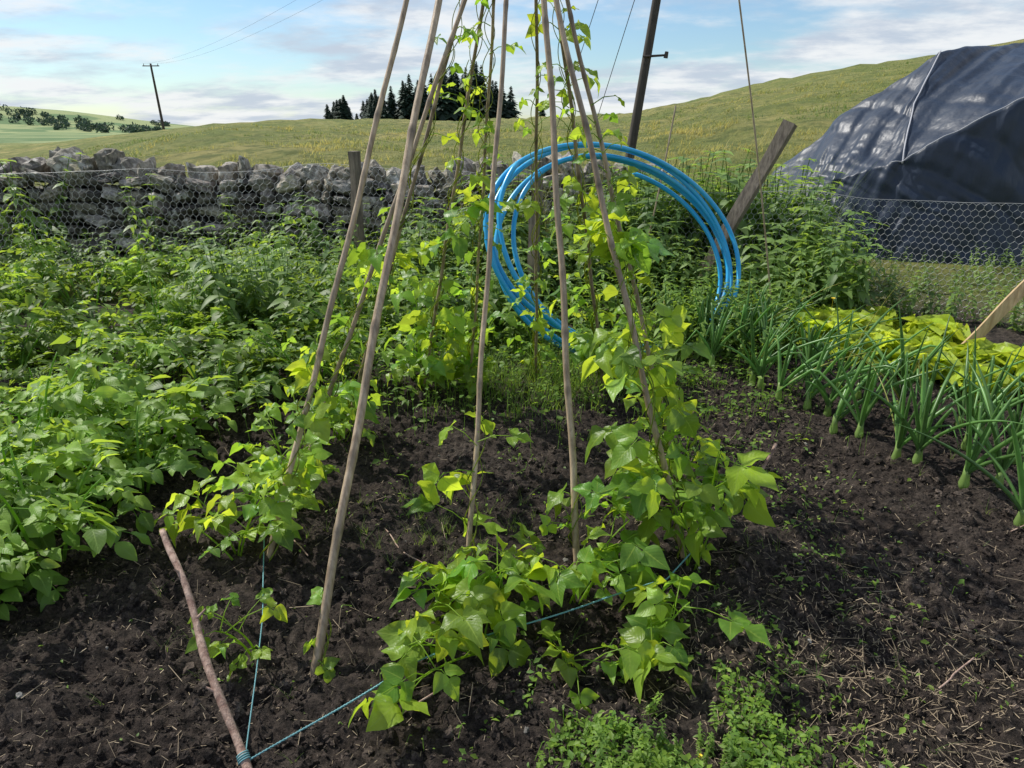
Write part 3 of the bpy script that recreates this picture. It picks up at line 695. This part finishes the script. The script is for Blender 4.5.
# ------------------------------------------------------------ onions
def onion(x,y,seed,h=.5,nl=9):
    rs=np.random.default_rng(seed);a=Acc();z0=gz(x,y)
    tube(a,[(x,y,z0-.02),(x,y,z0+.02),(x,y,z0+.06),(x,y,z0+.11)],[.012,.022,.015,.013],8,(1.6,1.3,1.2))
    lx,ly=rs.uniform(-.7,.7),rs.uniform(-.4,.3)
    for k in range(nl):
        an=rs.uniform(0,6.28);L=h*rs.uniform(.7,1.3);out=rs.uniform(.1,.85);n=16;t=np.linspace(0,1,n)
        d=np.array([math.cos(an)+lx,math.sin(an)+ly]);kink=rs.uniform(.45,.85) if rs.random()<.3 else 2
        r_=out*t**1.2*L; zz=L*(t-.42*out*t**2.2); over=np.maximum(t-kink,0);zz=zz-over*L*1.6
        p=np.stack([x+d[0]*r_,y+d[1]*r_,z0+.06+zz],-1);p[:,2]=np.maximum(p[:,2],z0+.015)
        dead=rs.random()<.05
        tube(a,p,.0095*np.interp(t,[0,.15,.6,1],[.9,1.1,.85,.12])*rs.uniform(.6,1.15)*(.5 if dead else 1),6,(2.2,1.3,1.1) if dead else np.array([.85,.92,.8])*rs.uniform(.65,1.35))
    return a.obj('onion_plant',M_onion)
i=0
for r0,r1,n in (((1.30,4.35),(2.10,2.45),14),((1.65,4.45),(2.55,2.7),13),((2.45,3.5),(3.0,2.8),6),((1.2,4.9),(1.75,4.7),5)):
    for k in range(n):
        f=k/(n-1);x=r0[0]*(1-f)+r1[0]*f+random.uniform(-.09,.09);y=r0[1]*(1-f)+r1[1]*f+random.uniform(-.1,.1);i+=1;onion(x,y,200+i,random.uniform(.36,.58),random.randint(7,10))
def lettuce(x,y,s,seed,br=1.):
    rs=np.random.default_rng(seed);a=Acc();n=30;z0=gz(x,y)
    for k in range(n):
        f=k/n;an=k*2.4+rs.uniform(-.2,.2);tp_=leaf(wlet,8,6,.25,.25+.2*(1-f),.8,rs.uniform(0,6))
        d=np.array([[math.cos(an),math.sin(an),.45+2.*f]]);R=basis(d,np.array([[-math.cos(an)*.5,-math.sin(an)*.5,1]]))
        scatter(a,tp_,np.array([[x,y,z0+.02]]),R,np.array([s*rs.uniform(.7,1.05)*(1-.15*f)]),np.array([[1,1,1]])*rs.uniform(.6,1.15)*br)
    return a.obj('lettuce_plant',M_let)
for i,(x,y,s) in enumerate([(2.2,4.7,.24),(2.5,4.85,.27),(2.8,4.5,.25),(3.1,4.2,.25),(3.05,4.75,.25),(2.0,5.0,.24),(2.75,5.1,.27),(3.35,3.95,.27),(2.4,5.15,.26),(3.3,3.5,.22),(2.35,4.4,.23),(2.65,4.2,.22),(2.5,4.6,.25),(2.9,3.95,.2)]): lettuce(x,y,s*1.1,i)
M_pet=simple('yellow_petal',lambda b,tc:b.n('ShaderNodeBsdfPrincipled',i={'Base Color':b.mix(b.noise(tc['Object'],30,2),(.75,.5,.02),(.85,.62,.03)),'Roughness':.5}).outputs[0])
for x,y,z,s in ((.47,1.275,.05,.007),(2.35,4.9,.32,.018)):
    a=Acc();z0=gz(x,y)
    for k in range(6):
        an=k*1.047;scatter(a,leaf(wlet,3,2,.2,-.2),np.array([[x,y,z0+z]]),basis(np.array([[math.cos(an),math.sin(an),.4]]),np.array([[0,0,1.]])),np.array([s]))
    prisms(a,(x,y,z0),(x,y,z0+z),.0012);a.obj('yellow_flower',M_pet)

# ------------------------------------------------------------ distant trees
def conifer(a,x,y,h,rs):
    z0=float(terrain(np.array([x]),np.array([y]))[0])
    prisms(a,(x,y,z0),(x,y,z0+h),.18,.03,6,(1,.8,.7))
    n=420;t=rs.random(n)**.8;r=(1-t)*h*.27*(.7+.6*rs.random(n))*(1+.25*np.sin(t*40));an=rs.uniform(0,6.28,n)
    P=np.stack([x+.25*r*np.cos(an),y+.25*r*np.sin(an),z0+h*(.0+t)],-1)
    R=basis(np.stack([np.cos(an),np.sin(an),rs.uniform(-.5,.1,n)],-1),np.tile([[0,0,1.]],(n,1)))
    scatter(a,leaf(wpot,2,2,-.4,.3),P,R,np.stack([r*.9+.25,r+.3,r+.3],-1),rs.uniform(.6,1.5,(n,1))*np.ones(3))
rs=np.random.default_rng(5);a=Acc()
for k in range(104):
    u=rs.uniform(-.255,-.02) if k<100 else rs.uniform(-.02,.06);Y_=rs.uniform(135,165)
    hh=np.interp(u,[-.255,-.2,-.155,-.14,-.1,-.05,-.02,.05],[6.,7.2,8.5,10,12.5,12.2,9,5])*rs.uniform(.72,1.1)
    conifer(a,u*Y_,Y_,hh,rs)
a.obj('conifer_trees',M_con)
a=Acc()
for k in range(240):
    y=rs.uniform(1300,1800);x=y*(-.83+.36*rs.random()**1.2)
    if math.sin(x*.011+y*.02)<-.1: continue
    z0=float(terrain(np.array([x]),np.array([y]))[0]);h=rs.uniform(8,17);n=60
    d=norm(rs.normal(size=(n,3)));P=np.array([x,y,z0+h*.45])+d*[h*.7,h*.6,h*.45]
    scatter(a,leaf(wpot,2,2,.3,.3),P,randR(n),rs.uniform(3,6,n),rs.uniform(.7,1.6,(n,1))*np.ones(3))
    prisms(a,(x,y,z0),(x,y,z0+h*.6),.4)
a.obj('distant_trees',M_dist)

# ------------------------------------------------------------ world, sun
az=math.radians(-58);el=math.radians(50)
w=bpy.data.worlds.new('World');S.world=w;w.use_nodes=True;nt=w.node_tree;nt.nodes.clear();b=NB(nt)
sky=b.n('ShaderNodeTexSky');sky.sky_type='NISHITA';sky.sun_disc=False;sky.sun_elevation=el;sky.sun_rotation=az;sky.air_density=1.2;sky.dust_density=.3;sky.ozone_density=2.;sky.altitude=200
tc=b.n('ShaderNodeTexCoord').outputs['Generated'];sp=b.n('ShaderNodeSeparateXYZ',i={0:tc}).outputs
zz=b.math('ADD',b.math('MAXIMUM',sp[2],0.),.16)
v=b.n('ShaderNodeCombineXYZ',i={0:b.math('DIVIDE',sp[0],zz),1:b.math('DIVIDE',sp[1],zz),2:0.}).outputs[0]
v=b.n('ShaderNodeMapping',i={'Vector':v,'Rotation':(0,0,.35),'Location':(.6,2.3,0),'Scale':(.8,1.0,1)}).outputs[0]
n1=b.noise(v,.95,10,.58);n2=b.noise(b.n('ShaderNodeMapping',i={'Vector':v,'Location':(3.1,1.7,0)}).outputs[0],2.0,8,.6)
cf=b.ramp(n1,.40,.58)
cc_=b.mix(b.ramp(n2,.38,.58),(4.6,5.2,6.1),(7.4,7.55,7.7))
skyc=b.mix(1.,sky.outputs[0],(.80,.94,1.08),'MULTIPLY')
c=b.mix(b.math('MULTIPLY',cf,.93),skyc,cc_)
bg=b.n('ShaderNodeBackground',i={0:c,1:.122});o=b.n('ShaderNodeOutputWorld');nt.links.new(bg.outputs[0],o.inputs[0])
L=bpy.data.lights.new('sun','SUN');L.energy=5.;L.angle=math.radians(.5);L.color=(1,.96,.89);lo=bpy.data.objects.new('sun',L);S.collection.objects.link(lo)
d=Vector((math.sin(az)*math.cos(el),math.cos(az)*math.cos(el),math.sin(el)));lo.rotation_euler=d.to_track_quat('Z','Y').to_euler()
cam=bpy.data.cameras.new('camera');cam.sensor_width=36;cam.lens=24;cam.clip_start=.05;cam.clip_end=9000
co=bpy.data.objects.new('camera',cam);S.collection.objects.link(co);co.location=(0,0,1.5);co.rotation_euler=(math.radians(90-20.4),0,0);S.camera=co
